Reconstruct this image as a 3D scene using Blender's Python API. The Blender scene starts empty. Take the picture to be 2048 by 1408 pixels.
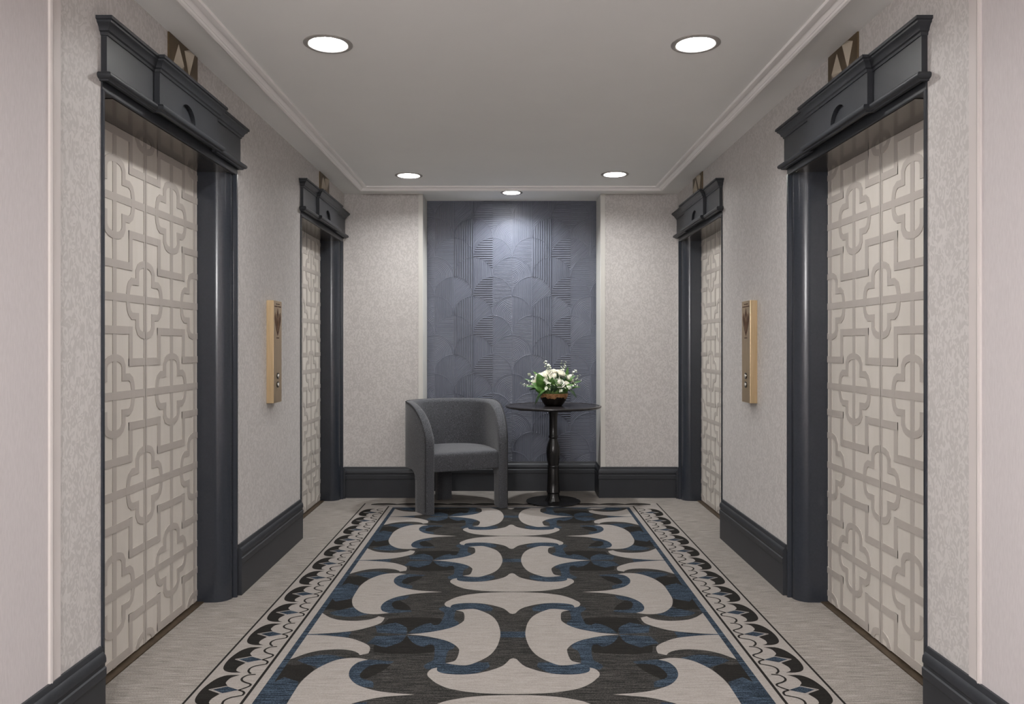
import bpy, bmesh, math, random
from mathutils import Vector, Matrix
from mathutils.geometry import tessellate_polygon

PI = math.pi
random.seed(7)
scene = bpy.context.scene
COL = scene.collection

# ------------------------------------------------------------------ sizes (metres)
W = 1.376          # half width of the lobby
CEIL = 2.504       # ceiling height
BACK = 6.394       # face of the back wall piers
NICHE = 6.70       # face of the recessed accent wall
NX0, NX1 = -0.7285, 0.744
NEAR = -3.0        # end of the lobby behind the camera
DU = -0.161        # elevator door face, measured from the wall face into the wall


# ------------------------------------------------------------------ materials
def srgb(r, g, b):
    f = lambda c: (c / 255 / 12.92) if c / 255 <= 0.04045 else ((c / 255 + 0.055) / 1.055) ** 2.4
    return (f(r), f(g), f(b), 1.0)


def mat(name, col, rough=0.5, metal=0.0, spec=0.5):
    m = bpy.data.materials.new(name)
    m.use_nodes = True
    b = m.node_tree.nodes['Principled BSDF']
    b.inputs['Base Color'].default_value = col
    b.inputs['Roughness'].default_value = rough
    b.inputs['Metallic'].default_value = metal
    b.inputs['Specular IOR Level'].default_value = spec
    return m, m.node_tree, b


def coord(nt, scale):
    tc = nt.nodes.new('ShaderNodeTexCoord')
    mp = nt.nodes.new('ShaderNodeMapping')
    mp.inputs['Scale'].default_value = scale
    nt.links.new(tc.outputs['Object'], mp.inputs['Vector'])
    return mp.outputs['Vector']


def noise(nt, vec, scale, detail=2.0, rough=0.5, dist=0.0):
    n = nt.nodes.new('ShaderNodeTexNoise')
    n.inputs['Scale'].default_value = scale
    n.inputs['Detail'].default_value = detail
    n.inputs['Roughness'].default_value = rough
    n.inputs['Distortion'].default_value = dist
    nt.links.new(vec, n.inputs['Vector'])
    return n.outputs['Fac']


def ramp(nt, fac, stops):
    r = nt.nodes.new('ShaderNodeValToRGB')
    el = r.color_ramp.elements
    el[0].position, el[0].color = stops[0]
    el[1].position, el[1].color = stops[-1]
    for p, c in stops[1:-1]:
        e = el.new(p)
        e.color = c
    nt.links.new(fac, r.inputs['Fac'])
    return r.outputs['Color']


def bump(nt, b, height, strength=0.2, dist=0.01):
    n = nt.nodes.new('ShaderNodeBump')
    n.inputs['Strength'].default_value = strength
    n.inputs['Distance'].default_value = dist
    nt.links.new(height, n.inputs['Height'])
    nt.links.new(n.outputs['Normal'], b.inputs['Normal'])


def noisy(name, stops, scale3, nscale, rough, detail=3.0, nrough=0.6, dist=0.0, bmp=0.0, bdist=0.002, spec=0.3, metal=0.0):
    m, nt, b = mat(name, stops[0][1], rough, metal, spec)
    f = noise(nt, coord(nt, scale3), nscale, detail, nrough, dist)
    nt.links.new(ramp(nt, f, stops), b.inputs['Base Color'])
    if bmp:
        bump(nt, b, f, bmp, bdist)
    return m


M = {}
M['wallpaper'] = noisy('wallpaper', [(0.44, srgb(185, 181, 178)), (0.50, srgb(191, 187, 184)), (0.56, srgb(200, 196, 193))],
                       (1, 1, 0.7), 40, 0.5, 1.0, 0.4, 2.2, 0.12, 0.001)
M['wallpaper_fine'] = noisy('wallpaper_fine', [(0.3, srgb(192, 186, 186)), (0.7, srgb(201, 195, 195))],
                            (6, 6, 0.7), 60, 0.6, 2.0, 0.5, 0.0, 0.1, 0.001)
M['white_trim'] = noisy('white_trim', [(0.3, srgb(204, 202, 196)), (0.7, srgb(210, 208, 202))], (1, 1, 1), 4, 0.4)
M['wallpaper_edge'] = noisy('painted_strip', [(0.3, srgb(200, 193, 190)), (0.7, srgb(205, 198, 195))], (1, 1, 1), 4, 0.5)
M['ceiling'] = noisy('ceiling_paint', [(0.3, srgb(233, 233, 231)), (0.7, srgb(236, 236, 234))], (1, 1, 1), 2, 0.8, spec=0.15)
M['molding_paint'] = noisy('molding_paint', [(0.3, srgb(238, 235, 233)), (0.7, srgb(242, 239, 237))], (1, 1, 1), 3, 0.5)
M['accent'] = noisy('embossed_accent_paper', [(0.3, srgb(92, 96, 108)), (0.7, srgb(98, 102, 114))], (1, 1, 1), 9, 0.42, bmp=0.05, bdist=0.001, spec=0.5)
M['navy'] = noisy('slate_navy_paint', [(0.3, srgb(40, 44, 51)), (0.7, srgb(44, 48, 55))], (1, 1, 1), 90, 0.22, spec=0.6, bmp=0.05, bdist=0.001)
M['navy_satin'] = noisy('slate_satin_paint', [(0.3, srgb(43, 45, 49)), (0.7, srgb(47, 49, 53))], (1, 1, 1), 7, 0.45, spec=0.35)
M['door_field'] = noisy('door_field', [(0.3, srgb(201, 195, 186)), (0.7, srgb(206, 200, 192))], (1, 6, 1), 3, 0.42, spec=0.4)
M['door_strip'] = noisy('door_strip', [(0.3, srgb(174, 167, 160)), (0.7, srgb(179, 172, 165))], (1, 6, 1), 3, 0.36, spec=0.45)
M['sill'] = noisy('bronze_sill', [(0.3, srgb(72, 60, 46)), (0.7, srgb(96, 82, 66))], (1, 0.4, 1), 60, 0.45, metal=0.6)
M['soffit'] = noisy('polished_soffit', [(0.3, srgb(112, 106, 98)), (0.7, srgb(118, 112, 104))], (1, 8, 1), 4, 0.16, metal=0.9)
M['bronze'] = noisy('dark_bronze', [(0.3, srgb(92, 78, 58)), (0.7, srgb(112, 95, 72))], (1, 1, 1), 5, 0.35, metal=0.7)
M['lens'] = noisy('frosted_lens', [(0.3, srgb(158, 148, 133)), (0.7, srgb(170, 160, 146))], (1, 1, 1), 9, 0.25)
M['brass'] = noisy('brushed_gold', [(0.35, srgb(196, 172, 136)), (0.65, srgb(208, 184, 148))], (1, 1, 0.05), 160, 0.30, metal=0.92)
M['engraving'] = noisy('dark_engraving', [(0.3, srgb(78, 52, 34)), (0.7, srgb(92, 62, 42))], (1, 1, 1), 50, 0.5)
M['black_plastic'] = noisy('black_plastic', [(0.3, srgb(22, 20, 18)), (0.7, srgb(30, 27, 24))], (1, 1, 1), 20, 0.3)
M['steel'] = noisy('button_steel', [(0.3, srgb(215, 212, 205)), (0.7, srgb(228, 225, 218))], (1, 1, 1), 20, 0.2, metal=0.6)
M['table_black'] = noisy('black_lacquer', [(0.3, srgb(20, 19, 19)), (0.7, srgb(26, 25, 25))], (1, 1, 1), 14, 0.25, spec=0.5)
M['table_top'] = noisy('dark_table_top', [(0.3, srgb(34, 32, 33)), (0.7, srgb(44, 41, 42))], (3, 1, 1), 5, 0.22, spec=0.5)
M['bowl'] = noisy('black_bowl', [(0.3, srgb(18, 15, 13)), (0.7, srgb(30, 25, 21))], (1, 1, 1), 30, 0.3)
M['gold'] = noisy('gold_leaf', [(0.3, srgb(138, 92, 58)), (0.7, srgb(206, 160, 116))], (1, 1, 1), 60, 0.4, metal=0.55, bmp=0.4)
M['petal'] = noisy('white_petal', [(0.3, srgb(240, 238, 226)), (0.7, srgb(250, 248, 240))], (1, 1, 1), 20, 0.6)
M['floret'] = noisy('floret_white', [(0.3, srgb(222, 228, 205)), (0.7, srgb(240, 242, 228))], (1, 1, 1), 40, 0.6)
M['leaf'] = noisy('green_leaf', [(0.3, srgb(44, 78, 30)), (0.7, srgb(82, 122, 52))], (1, 1, 1), 26, 0.45)
M['leaf_dark'] = noisy('dark_leaf', [(0.3, srgb(34, 52, 34)), (0.7, srgb(52, 74, 48))], (1, 1, 1), 26, 0.5)
M['leaf_mix'] = noisy('mixed_foliage', [(0.35, srgb(30, 46, 26)), (0.5, srgb(62, 92, 44)), (0.65, srgb(96, 124, 66))], (1, 1, 1), 55, 0.6, bmp=0.8, bdist=0.01)
M['stem'] = noisy('flower_stem', [(0.3, srgb(70, 96, 48)), (0.7, srgb(98, 124, 66))], (1, 1, 1), 26, 0.5)
M['reflector'] = noisy('white_reflector', [(0.3, srgb(235, 234, 231)), (0.7, srgb(240, 239, 236))], (1, 1, 1), 10, 0.3)
M['ring'] = noisy('downlight_ring', [(0.3, srgb(148, 144, 140)), (0.7, srgb(158, 154, 150))], (1, 1, 1), 10, 0.35)


def fabric_mat():
    m, nt, b = mat('charcoal_tweed', srgb(80, 80, 82), 0.9, 0, 0.15)
    v = coord(nt, (1, 1, 1))
    f1 = noise(nt, v, 260, 2, 0.7)
    c = ramp(nt, f1, [(0.35, srgb(42, 43, 45)), (0.52, srgb(68, 69, 73)), (0.68, srgb(106, 107, 111))])
    nt.links.new(c, b.inputs['Base Color'])
    b.inputs['Sheen Weight'].default_value = 0.25
    b.inputs['Sheen Roughness'].default_value = 0.5
    bump(nt, b, f1, 0.35, 0.002)
    return m


M['fabric'] = fabric_mat()
M['piping'] = noisy('piping_cord', [(0.3, srgb(40, 40, 42)), (0.7, srgb(58, 58, 60))], (1, 1, 1), 200, 0.9)


def carpet_mat(name, dark, mid, light, contrast=1.0):
    """cut-pile carpet with faint weft lines running across the lobby"""
    m, nt, b = mat(name, mid, 0.95, 0, 0.1)
    v1 = coord(nt, (6, 110, 40))
    v2 = coord(nt, (70, 110, 60))
    f1 = noise(nt, v1, 1.6, 3, 0.65)
    f2 = noise(nt, v2, 3.0, 2, 0.6)
    mx = nt.nodes.new('ShaderNodeMix')
    mx.data_type = 'FLOAT'
    mx.inputs[0].default_value = 0.45
    nt.links.new(f1, mx.inputs[2])
    nt.links.new(f2, mx.inputs[3])
    s = 0.17 / contrast
    c = ramp(nt, mx.outputs[0], [(0.5 - s, dark), (0.5, mid), (0.5 + s, light)])
    nt.links.new(c, b.inputs['Base Color'])
    bump(nt, b, f2, 0.3, 0.003)
    return m


M['carpet'] = carpet_mat('carpet_beige', srgb(106, 101, 96), srgb(136, 130, 124), srgb(164, 158, 152), 1.35)
M['rug_pale'] = carpet_mat('rug_pale', srgb(124, 119, 114), srgb(144, 138, 133), srgb(160, 154, 149))
M['rug_charcoal'] = carpet_mat('rug_charcoal', srgb(22, 21, 21), srgb(46, 45, 43), srgb(80, 77, 74), 1.5)
M['rug_black'] = carpet_mat('rug_black', srgb(20, 19, 18), srgb(32, 30, 28), srgb(44, 42, 39))
M['rug_blue'] = carpet_mat('rug_blue', srgb(17, 20, 24), srgb(42, 51, 62), srgb(74, 89, 104), 1.6)


def emit_mat(name, col, strength):
    m = bpy.data.materials.new(name)
    m.use_nodes = True
    nt = m.node_tree
    nt.nodes.remove(nt.nodes['Principled BSDF'])
    e = nt.nodes.new('ShaderNodeEmission')
    e.inputs['Color'].default_value = col
    e.inputs['Strength'].default_value = strength
    nt.links.new(e.outputs[0], nt.nodes['Material Output'].inputs['Surface'])
    return m


M['lamp'] = emit_mat('downlight_glow', (1.0, 0.99, 0.98, 1), 250.0)
M['lamp_back'] = emit_mat('downlight_glow_bright', (1.0, 0.985, 0.975, 1), 430.0)
M['globe'] = emit_mat('globe_glow', (1.0, 0.99, 0.985, 1), 130.0)
M['lamp_wash'] = emit_mat('washer_glow', (0.97, 0.985, 1.0, 1), 620.0)


# ------------------------------------------------------------------ mesh helpers
class MB:
    def __init__(self):
        self.v, self.f, self.mi = [], [], []

    def add(self, verts, faces, mi=0):
        b = len(self.v)
        self.v += [tuple(p) for p in verts]
        self.f += [tuple(b + i for i in f) for f in faces]
        self.mi += [mi] * len(faces)

    def box(self, x0, x1, y0, y1, z0, z1, mi=0):
        self.add([(x, y, z) for z in (z0, z1) for y in (y0, y1) for x in (x0, x1)],
                 [(0, 2, 3, 1), (4, 5, 7, 6), (0, 1, 5, 4), (2, 6, 7, 3), (0, 4, 6, 2), (1, 3, 7, 5)], mi)

    def prism(self, poly, d0, d1, fn, mi=0):
        """extrude a 2-D polygon between depths d0 and d1; fn maps (a, b, d) to a point"""
        n = len(poly)
        vs = [fn(a, b, d0) for a, b in poly] + [fn(a, b, d1) for a, b in poly]
        fs = [tuple(range(n)), tuple(range(2 * n - 1, n - 1, -1))]
        fs += [(i, (i + 1) % n, n + (i + 1) % n, n + i) for i in range(n)]
        self.add(vs, fs, mi)

    def sweep(self, path, prof, fn=lambda x, y, z: (x, y, z), closed=False, mi=0):
        """mitred moulding: prof is a closed loop of (offset to the right of travel, z)"""
        n, k = len(path), len(prof)
        offs = []
        for i in range(n):
            ns = []
            for a, b in (((i - 1) % n, i), (i, (i + 1) % n)):
                if not closed and (i == 0 and a == n - 1 or i == n - 1 and b == 0):
                    continue
                dx, dy = path[b][0] - path[a][0], path[b][1] - path[a][1]
                l = math.hypot(dx, dy)
                ns.append((dy / l, -dx / l))
            if len(ns) == 1:
                offs.append(ns[0])
            else:
                d = 1 + ns[0][0] * ns[1][0] + ns[0][1] * ns[1][1]
                offs.append(((ns[0][0] + ns[1][0]) / d, (ns[0][1] + ns[1][1]) / d))
        vs = [fn(p[0] + o[0] * q[0], p[1] + o[1] * q[0], q[1]) for p, o in zip(path, offs) for q in prof]
        fs = []
        for i in range(n if closed else n - 1):
            a, b = i * k, ((i + 1) % n) * k
            fs += [(a + j, a + (j + 1) % k, b + (j + 1) % k, b + j) for j in range(k)]
        if not closed:
            fs += [tuple(range(k)), tuple(range(n * k - 1, (n - 1) * k - 1, -1))]
        self.add(vs, fs, mi)

    def lathe(self, prof, cx=0, cy=0, seg=48, mi=0):
        vs, fs, n = [], [], len(prof)
        for i in range(seg):
            a = 2 * PI * i / seg
            vs += [(cx + r * math.cos(a), cy + r * math.sin(a), z) for r, z in prof]
        for i in range(seg):
            a, b = i * n, ((i + 1) % seg) * n
            fs += [(a + j, b + j, b + j + 1, a + j + 1) for j in range(n - 1)]
        self.add(vs, fs, mi)

    def tube(self, pts, r, seg=6, mi=0, r1=None):
        pts = [Vector(p) for p in pts]
        n, rings = len(pts), []
        for i, p in enumerate(pts):
            t = (pts[min(i + 1, n - 1)] - pts[max(i - 1, 0)]).normalized()
            s = t.cross(Vector((0, 0, 1)) if abs(t.z) < 0.95 else Vector((1, 0, 0))).normalized()
            u = s.cross(t)
            rr = r if r1 is None else r + (r1 - r) * i / (n - 1)
            rings += [p + (s * math.cos(2 * PI * j / seg) + u * math.sin(2 * PI * j / seg)) * rr for j in range(seg)]
        fs = [(i * seg + j, i * seg + (j + 1) % seg, (i + 1) * seg + (j + 1) % seg, (i + 1) * seg + j)
              for i in range(n - 1) for j in range(seg)]
        fs += [tuple(range(seg)), tuple(range(n * seg - 1, (n - 1) * seg - 1, -1))]
        self.add(rings, fs, mi)

    def grid(self, rows, mi=0, wrap=False):
        n, m = len(rows), len(rows[0])
        fs = [(i * m + j, i * m + (j + 1) % m, (i + 1) * m + (j + 1) % m, (i + 1) * m + j)
              for i in range(n - 1) for j in range(m if wrap else m - 1)]
        self.add([p for r in rows for p in r], fs, mi)

    def build(self, name, mats, parent=None, smooth=None, bevel=0.0, xf=None, recalc=True, merge=0.0):
        me = bpy.data.meshes.new(name)
        me.from_pydata(self.v, [], self.f)
        mats = mats if isinstance(mats, (list, tuple)) else [mats]
        for m in mats:
            me.materials.append(m)
        for p, i in zip(me.polygons, self.mi):
            p.material_index = i
        if recalc or merge:
            bm = bmesh.new()
            bm.from_mesh(me)
            if merge:
                bmesh.ops.remove_doubles(bm, verts=bm.verts, dist=merge)
            bmesh.ops.recalc_face_normals(bm, faces=bm.faces)
            bm.to_mesh(me)
            bm.free()
        if smooth is not None:
            for p in me.polygons:
                p.use_smooth = True
            me.set_sharp_from_angle(angle=math.radians(smooth))
        if xf is not None:
            me.transform(xf)
        o = bpy.data.objects.new(name, me)
        COL.objects.link(o)
        if parent is not None:
            o.parent = parent
        if bevel:
            b = o.modifiers.new('edge_softening', 'BEVEL')
            b.width = bevel
            b.segments = 2
            b.limit_method = 'ANGLE'
            b.angle_limit = math.radians(40)
        return o


def tag(o, label=None, cat=None, group=None, kind=None):
    if label:
        o['label'] = label
    if cat:
        o['category'] = cat
    if group:
        o['group'] = group
    if kind:
        o['kind'] = kind
    return o


def empty(name, loc=(0, 0, 0), rz=0.0):
    o = bpy.data.objects.new(name, None)
    o.empty_display_size = 0.1
    o.location = loc
    o.rotation_euler = (0, 0, rz)
    COL.objects.link(o)
    return o


def side(s):
    """wall-relative (u into the lobby, y along it, z) -> world, for the left (-1) or right (+1) wall"""
    return lambda u, y, z: (s * (W - u), y, z)


def clip(poly, axis, lim, keep_less):
    out = []
    n = len(poly)
    for i in range(n):
        a, b = poly[i], poly[(i + 1) % n]
        ia = (a[axis] <= lim) == keep_less or a[axis] == lim
        ib = (b[axis] <= lim) == keep_less or b[axis] == lim
        if ia:
            out.append(a)
        if ia != ib:
            t = (lim - a[axis]) / (b[axis] - a[axis])
            out.append((a[0] + (b[0] - a[0]) * t, a[1] + (b[1] - a[1]) * t))
    return out


def clip_rect(poly, a0, a1, b0, b1):
    for ax, lim, less in ((0, a0, False), (0, a1, True), (1, b0, False), (1, b1, True)):
        if len(poly) < 3:
            return []
        poly = clip(poly, ax, lim, less)
    return poly if len(poly) >= 3 else []


def curved(pts, corner=48, steps=4):
    """smooth a closed outline, keeping sharp corners"""
    n, out = len(pts), []
    P = [Vector(p) for p in pts]
    sharp = []
    for i in range(n):
        a, b = P[i] - P[i - 1], P[(i + 1) % n] - P[i]
        sharp.append(a.length < 1e-6 or b.length < 1e-6 or math.degrees(a.angle(b)) > corner)
    for i in range(n):
        j = (i + 1) % n
        p1, p2 = P[i], P[j]
        m1 = (p2 - p1) if sharp[i] else (p2 - P[i - 1]) * 0.5
        m2 = (p2 - p1) if sharp[j] else (P[(j + 1) % n] - p1) * 0.5
        for k in range(steps):
            t = k / steps
            h = ((2 * t**3 - 3 * t**2 + 1) * p1 + (t**3 - 2 * t**2 + t) * m1 + (-2 * t**3 + 3 * t**2) * p2 + (t**3 - t**2) * m2)
            out.append((h.x, h.y))
    return out


# ------------------------------------------------------------------ the lobby shell
OPENINGS = [(2.58, 3.867), (5.05, 6.337)]
DTOP = 2.13

b = MB()
b.box(-1.75, 1.75, NEAR - 0.1, 7.0, -0.1, 0.0)
tag(b.build('floor', M['carpet']), 'pale beige wall to wall carpet with faint cross lines', 'floor', kind='structure')

# (x, y, aperture radius, recess depth) of every can cut into the ceiling
CANS = [(-0.768, 3.218, 0.078, 0.030), (0.758, 3.218, 0.078, 0.030), (-0.753, 5.70, 0.078, 0.030), (0.757, 5.66, 0.078, 0.030),
        (-0.765, 0.75, 0.078, 0.030), (0.765, 0.75, 0.078, 0.030), (-0.765, -1.72, 0.078, 0.030), (0.765, -1.72, 0.078, 0.030), (0.006, 6.335, 0.068, 0.046)]
b = MB()
rim = [(-1.75, NEAR - 0.1), (1.75, NEAR - 0.1), (1.75, 7.0), (-1.75, 7.0)]
loops = [rim] + [[(x + r * math.cos(2 * PI * k / 48), y + r * math.sin(2 * PI * k / 48)) for k in range(48)] for x, y, r, d in CANS]
b.add([(p[0], p[1], CEIL) for lp in loops for p in lp], [tuple(t) for t in tessellate_polygon([[Vector((p[0], p[1], 0)) for p in lp] for lp in loops])])
b.add([(p[0], p[1], z) for z in (CEIL, CEIL + 0.15) for p in rim], [(0, 1, 5, 4), (1, 2, 6, 5), (2, 3, 7, 6), (3, 0, 4, 7), (7, 6, 5, 4)])
tag(b.build('ceiling', M['ceiling']), 'flat pale grey painted ceiling with recessed lights', 'ceiling', kind='structure')

for s, nm in ((-1, 'left'), (1, 'right')):
    b = MB()
    spans = [(NEAR, 2.30, 1), (2.30, OPENINGS[0][0], 0), (OPENINGS[0][1], OPENINGS[1][0], 0), (OPENINGS[1][1], BACK + 0.001, 0)]

    def wbox(y0, y1, z0, z1, mi):
        xs = sorted((s * W, s * (W + 0.3)))
        b.box(xs[0], xs[1], y0, y1, z0, z1, mi)
    for y0, y1, mi in spans:
        wbox(y0, y1, 0, CEIL, mi)
    for y0, y1 in OPENINGS:
        wbox(y0, y1, DTOP, CEIL, 0)
    tag(b.build('wall_' + nm, [M['wallpaper'], M['wallpaper_fine']]),
        nm + ' lobby wall in pale mottled wallpaper with two elevator openings', 'wall', kind='structure')

b = MB()
b.box(-W - 0.3, NX0, BACK, NICHE + 0.1, 0, CEIL)
b.box(NX1, W + 0.3, BACK, NICHE + 0.1, 0, CEIL)
tag(b.build('wall_back', M['wallpaper']), 'back wall piers in pale mottled wallpaper flanking the blue recess', 'wall', kind='structure')

b = MB()
b.box(-W - 0.3, W + 0.3, NEAR - 0.1, NEAR, 0, CEIL)
tag(b.build('wall_front', M['wallpaper_fine']), 'plain pale wall behind the camera', 'wall', kind='structure')


# the accent wall: fish-scale panels of raised lines
def accent_wall():
    b = MB()
    b.box(NX0, NX1, NICHE, NICHE + 0.08, 0, CEIL)
    R = 0.168
    zt0, xc0 = 2.019, -0.322

    def owner(x, z):
        for j in range(11, -5, -1):
            zt = zt0 - R * j
            xo = xc0 + (R if j % 2 else 0)
            i = round((x - xo) / (2 * R))
            dx = x - (xo + 2 * R * i)
            cz = zt - R
            if z <= zt and (z <= cz or dx * dx + (z - cz) ** 2 <= R * R):
                return j, i, dx >= 0
        return None

    styles = {(0, 0): 'Vv', (0, 1): 'hA', (1, 0): 'Hh', (1, 1): 'vD', (2, 0): 'VD', (2, 1): 'Av', (3, 0): 'HD', (3, 1): 'hV'}

    def ridge(pts, h, w):
        n = len(pts)
        vs, fs = [], []
        for k, (x, z) in enumerate(pts):
            x0, z0 = pts[max(k - 1, 0)]
            x1, z1 = pts[min(k + 1, n - 1)]
            l = math.hypot(x1 - x0, z1 - z0) or 1
            nx, nz = -(z1 - z0) / l * w / 2, (x1 - x0) / l * w / 2
            vs += [(x + nx, NICHE, z + nz), (x + nx * 0.25, NICHE - h, z + nz * 0.25), (x - nx * 0.25, NICHE - h, z - nz * 0.25), (x - nx, NICHE, z - nz)]
        for k in range(n - 1):
            a = 4 * k
            fs += [(a + q, a + q + 1, a + q + 5, a + q + 4) for q in range(3)]
        b.add(vs, fs)

    def trace(fn, key, h, w, arc=False):
        run = []

        def flush():
            if len(run) >= 4:
                ridge(run if arc else [run[0], run[-1]], h, w)
            run.clear()
        for p in fn:
            x, z = p
            if NX0 + 0.004 < x < NX1 - 0.004 and 0.25 < z < CEIL - 0.003 and owner(x, z) == key:
                run.append(p)
            else:
                flush()
        flush()

    st = 0.004
    for j in range(-4, 12):
        zt = zt0 - R * j
        xo = xc0 + (R if j % 2 else 0)
        for i in range(-3, 5):
            xc = xo + 2 * R * i
            if xc < NX0 - R or xc > NX1 + R:
                continue
            sty = styles[(j % 4, i % 2)]
            # scale rim
            rim = [(xc + (R - 0.002) * math.cos(t), zt - R + (R - 0.002) * math.sin(t)) for t in [PI * k / 60 for k in range(61)]]
            trace([p for p in rim if p[0] < xc], (j, i, False), 0.0036, 0.007, True)
            trace([p for p in rim if p[0] >= xc], (j, i, True), 0.0036, 0.007, True)
            for half in (0, 1):
                c = sty[half]
                key = (j, i, bool(half))
                x0, x1 = (xc - R, xc) if half == 0 else (xc, xc + R)
                zlo, zhi = zt - 2.2 * R, zt
                nz = int((zhi - zlo) / st)
                nx = int((x1 - x0) / st)
                big = c in 'VHD'
                sp, h, w = (0.0193, 0.0068, 0.0095) if big else (0.0115, 0.0028, 0.0060)
                if c in 'Vv':
                    h *= 1.45
                    x = x0 + sp * 0.6
                    while x < x1:
                        trace([(x, zlo + st * k) for k in range(nz)], key, h, w)
                        x += sp
                elif c in 'Hh':
                    z = zlo
                    while z < zhi:
                        trace([(x0 + st * k + 0.001, z) for k in range(nx + 1)], key, h, w)
                        z += sp
                elif c == 'D':
                    q = -R * 2.4
                    while q < R * 2.4:
                        trace([(x0 + st * 0.7 * k, zlo + q + st * 0.7 * k) for k in range(int(R * 2.2 / (st * 0.7)))], key, 0.0028, 0.007)
                        q += 0.016
                else:
                    r = 0.02
                    while r < R * 1.9:
                        trace([(xc + r * math.cos(t), zt - R + r * math.sin(t)) for t in [2 * PI * k / 150 for k in range(151)]], key, 0.0026, 0.006, True)
                        r += 0.0135
    return b.build('wall_accent', M['accent'])


tag(accent_wall(), 'slate blue recessed wall embossed with scallops of raised lines', 'accent wall', kind='structure')

# smooth white edges of the recess and the upright strips on the side walls
for x0, x1, nm, lab in ((NX0 - 0.034, NX0, 'trim_1', 'smooth white edging on the left side of the blue recess'),
                        (NX1, NX1 + 0.034, 'trim_2', 'smooth white edging on the right side of the blue recess')):
    b = MB()
    left = nm == 'trim_1'
    b.box(x0, x1, BACK - 0.006, BACK, 0.25, CEIL)
    if left:
        b.box(x1 - 0.001, x1 + 0.005, BACK - 0.010, NICHE, 0.25, CEIL)
    else:
        b.box(x0 - 0.005, x0 + 0.001, BACK - 0.010, NICHE, 0.25, CEIL)
    tag(b.build(nm, M['white_trim'], bevel=0.002), lab, 'trim', kind='structure')
for s, nm, lab in ((-1, 'trim_3', 'upright white strip on the left wall near the camera'), (1, 'trim_4', 'upright white strip on the right wall near the camera')):
    b = MB()
    f = side(s)
    b.prism([(-0.001, 2.284), (0.007, 2.284), (0.009, 2.292), (0.007, 2.299), (0.004, 2.301), (0.004, 2.342), (-0.001, 2.342)], 0.25, CEIL, f)
    tag(b.build(nm, M['wallpaper_edge']), lab, 'trim', kind='structure')

# baseboards
BB = [(0, 0), (0.020, 0), (0.020, 0.152), (0.0235, 0.157), (0.0235, 0.184), (0.0185, 0.188), (0.0185, 0.197), (0.0225, 0.203), (0.0225, 0.214),
      (0.0205, 0.224), (0.0155, 0.232), (0.0115, 0.236), (0.0115, 0.246), (0.008, 0.254), (0, 0.254)]
for s, nm in ((-1, 'left'), (1, 'right')):
    f = side(s)
    for y0, y1, lab in ((NEAR, 2.572, 'before the nearer elevator'), (3.884, 5.042, 'between its two elevators'), (6.343, 6.371, 'past the farther elevator')):
        b = MB()
        b.sweep([(0.0, y0), (0.0, y1)], BB, f)
        tag(b.build('baseboard_' + nm, M['navy_satin'], smooth=30), 'tall dark slate baseboard on the %s wall %s' % (nm, lab), 'baseboard', kind='structure')
b = MB()
b.sweep([(-W, BACK), (NX0, BACK), (NX0, NICHE), (NX1, NICHE), (NX1, BACK), (W, BACK)], BB)
tag(b.build('baseboard_back', M['navy_satin'], smooth=30), 'tall dark slate baseboard along the back wall and recess', 'baseboard', kind='structure')

# applied moulding frame on the ceiling
b = MB()
prof = [(0, CEIL), (0, CEIL - 0.020), (0.004, CEIL - 0.027), (0.012, CEIL - 0.030), (0.021, CEIL - 0.027), (0.025, CEIL - 0.021), (0.028, CEIL - 0.021),
        (0.034, CEIL - 0.014), (0.046, CEIL - 0.008), (0.047, CEIL - 0.013), (0.055, CEIL - 0.014), (0.070, CEIL - 0.011), (0.073, CEIL - 0.006), (0.073, CEIL)]
b.sweep([(-1.205, -2.7), (-1.205, 6.14), (1.205, 6.14), (1.205, -2.7)], prof, closed=True)
tag(b.build('trim_5', M['molding_paint'], smooth=35), 'white stepped moulding framing the ceiling', 'ceiling moulding', kind='structure')


# ------------------------------------------------------------------ elevators
SEAM, PITCH, ROW0, ROWP = 3.236, 0.252, 1.441, 0.384


def quatrefoil():
    q = []
    a, sh, ap = 0.084, 0.118, 0.162      # arm half width, shoulder, tip
    for k in range(4):
        arm = []
        for t in (-1, -0.8, -0.55, -0.28, 0, 0.28, 0.55, 0.8, 1):
            arm.append((sh + (ap - sh) * math.sqrt(max(0.0, 1 - t * t)) if abs(t) < 1 else sh, a * t))
        arm = [(a + 0.022, -a)] + arm + [(a + 0.022, a)]
        c, s = math.cos(k * PI / 2), math.sin(k * PI / 2)
        q += [(x * c - y * s, x * s + y * c) for x, y in arm]
        q.append((a * c * 1.0 - a * s, a * s + a * c))   # inner notch corner
    return q


def offset_in(poly, d):
    n, out = len(poly), []
    for i in range(n):
        p0, p1, p2 = Vector(poly[i - 1]), Vector(poly[i]), Vector(poly[(i + 1) % n])
        e1, e2 = (p1 - p0), (p2 - p1)
        if e1.length < 1e-6:
            e1 = e2
        if e2.length < 1e-6:
            e2 = e1
        e1.normalize(), e2.normalize()
        n1, n2 = Vector((-e1.y, e1.x)), Vector((-e2.y, e2.x))
        k = max(0.5, 1 + n1.dot(n2))
        out.append(tuple(p1 + (n1 + n2) / k * d))
    return out


QO = quatrefoil()
QI = offset_in(QO, 0.028)


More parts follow.
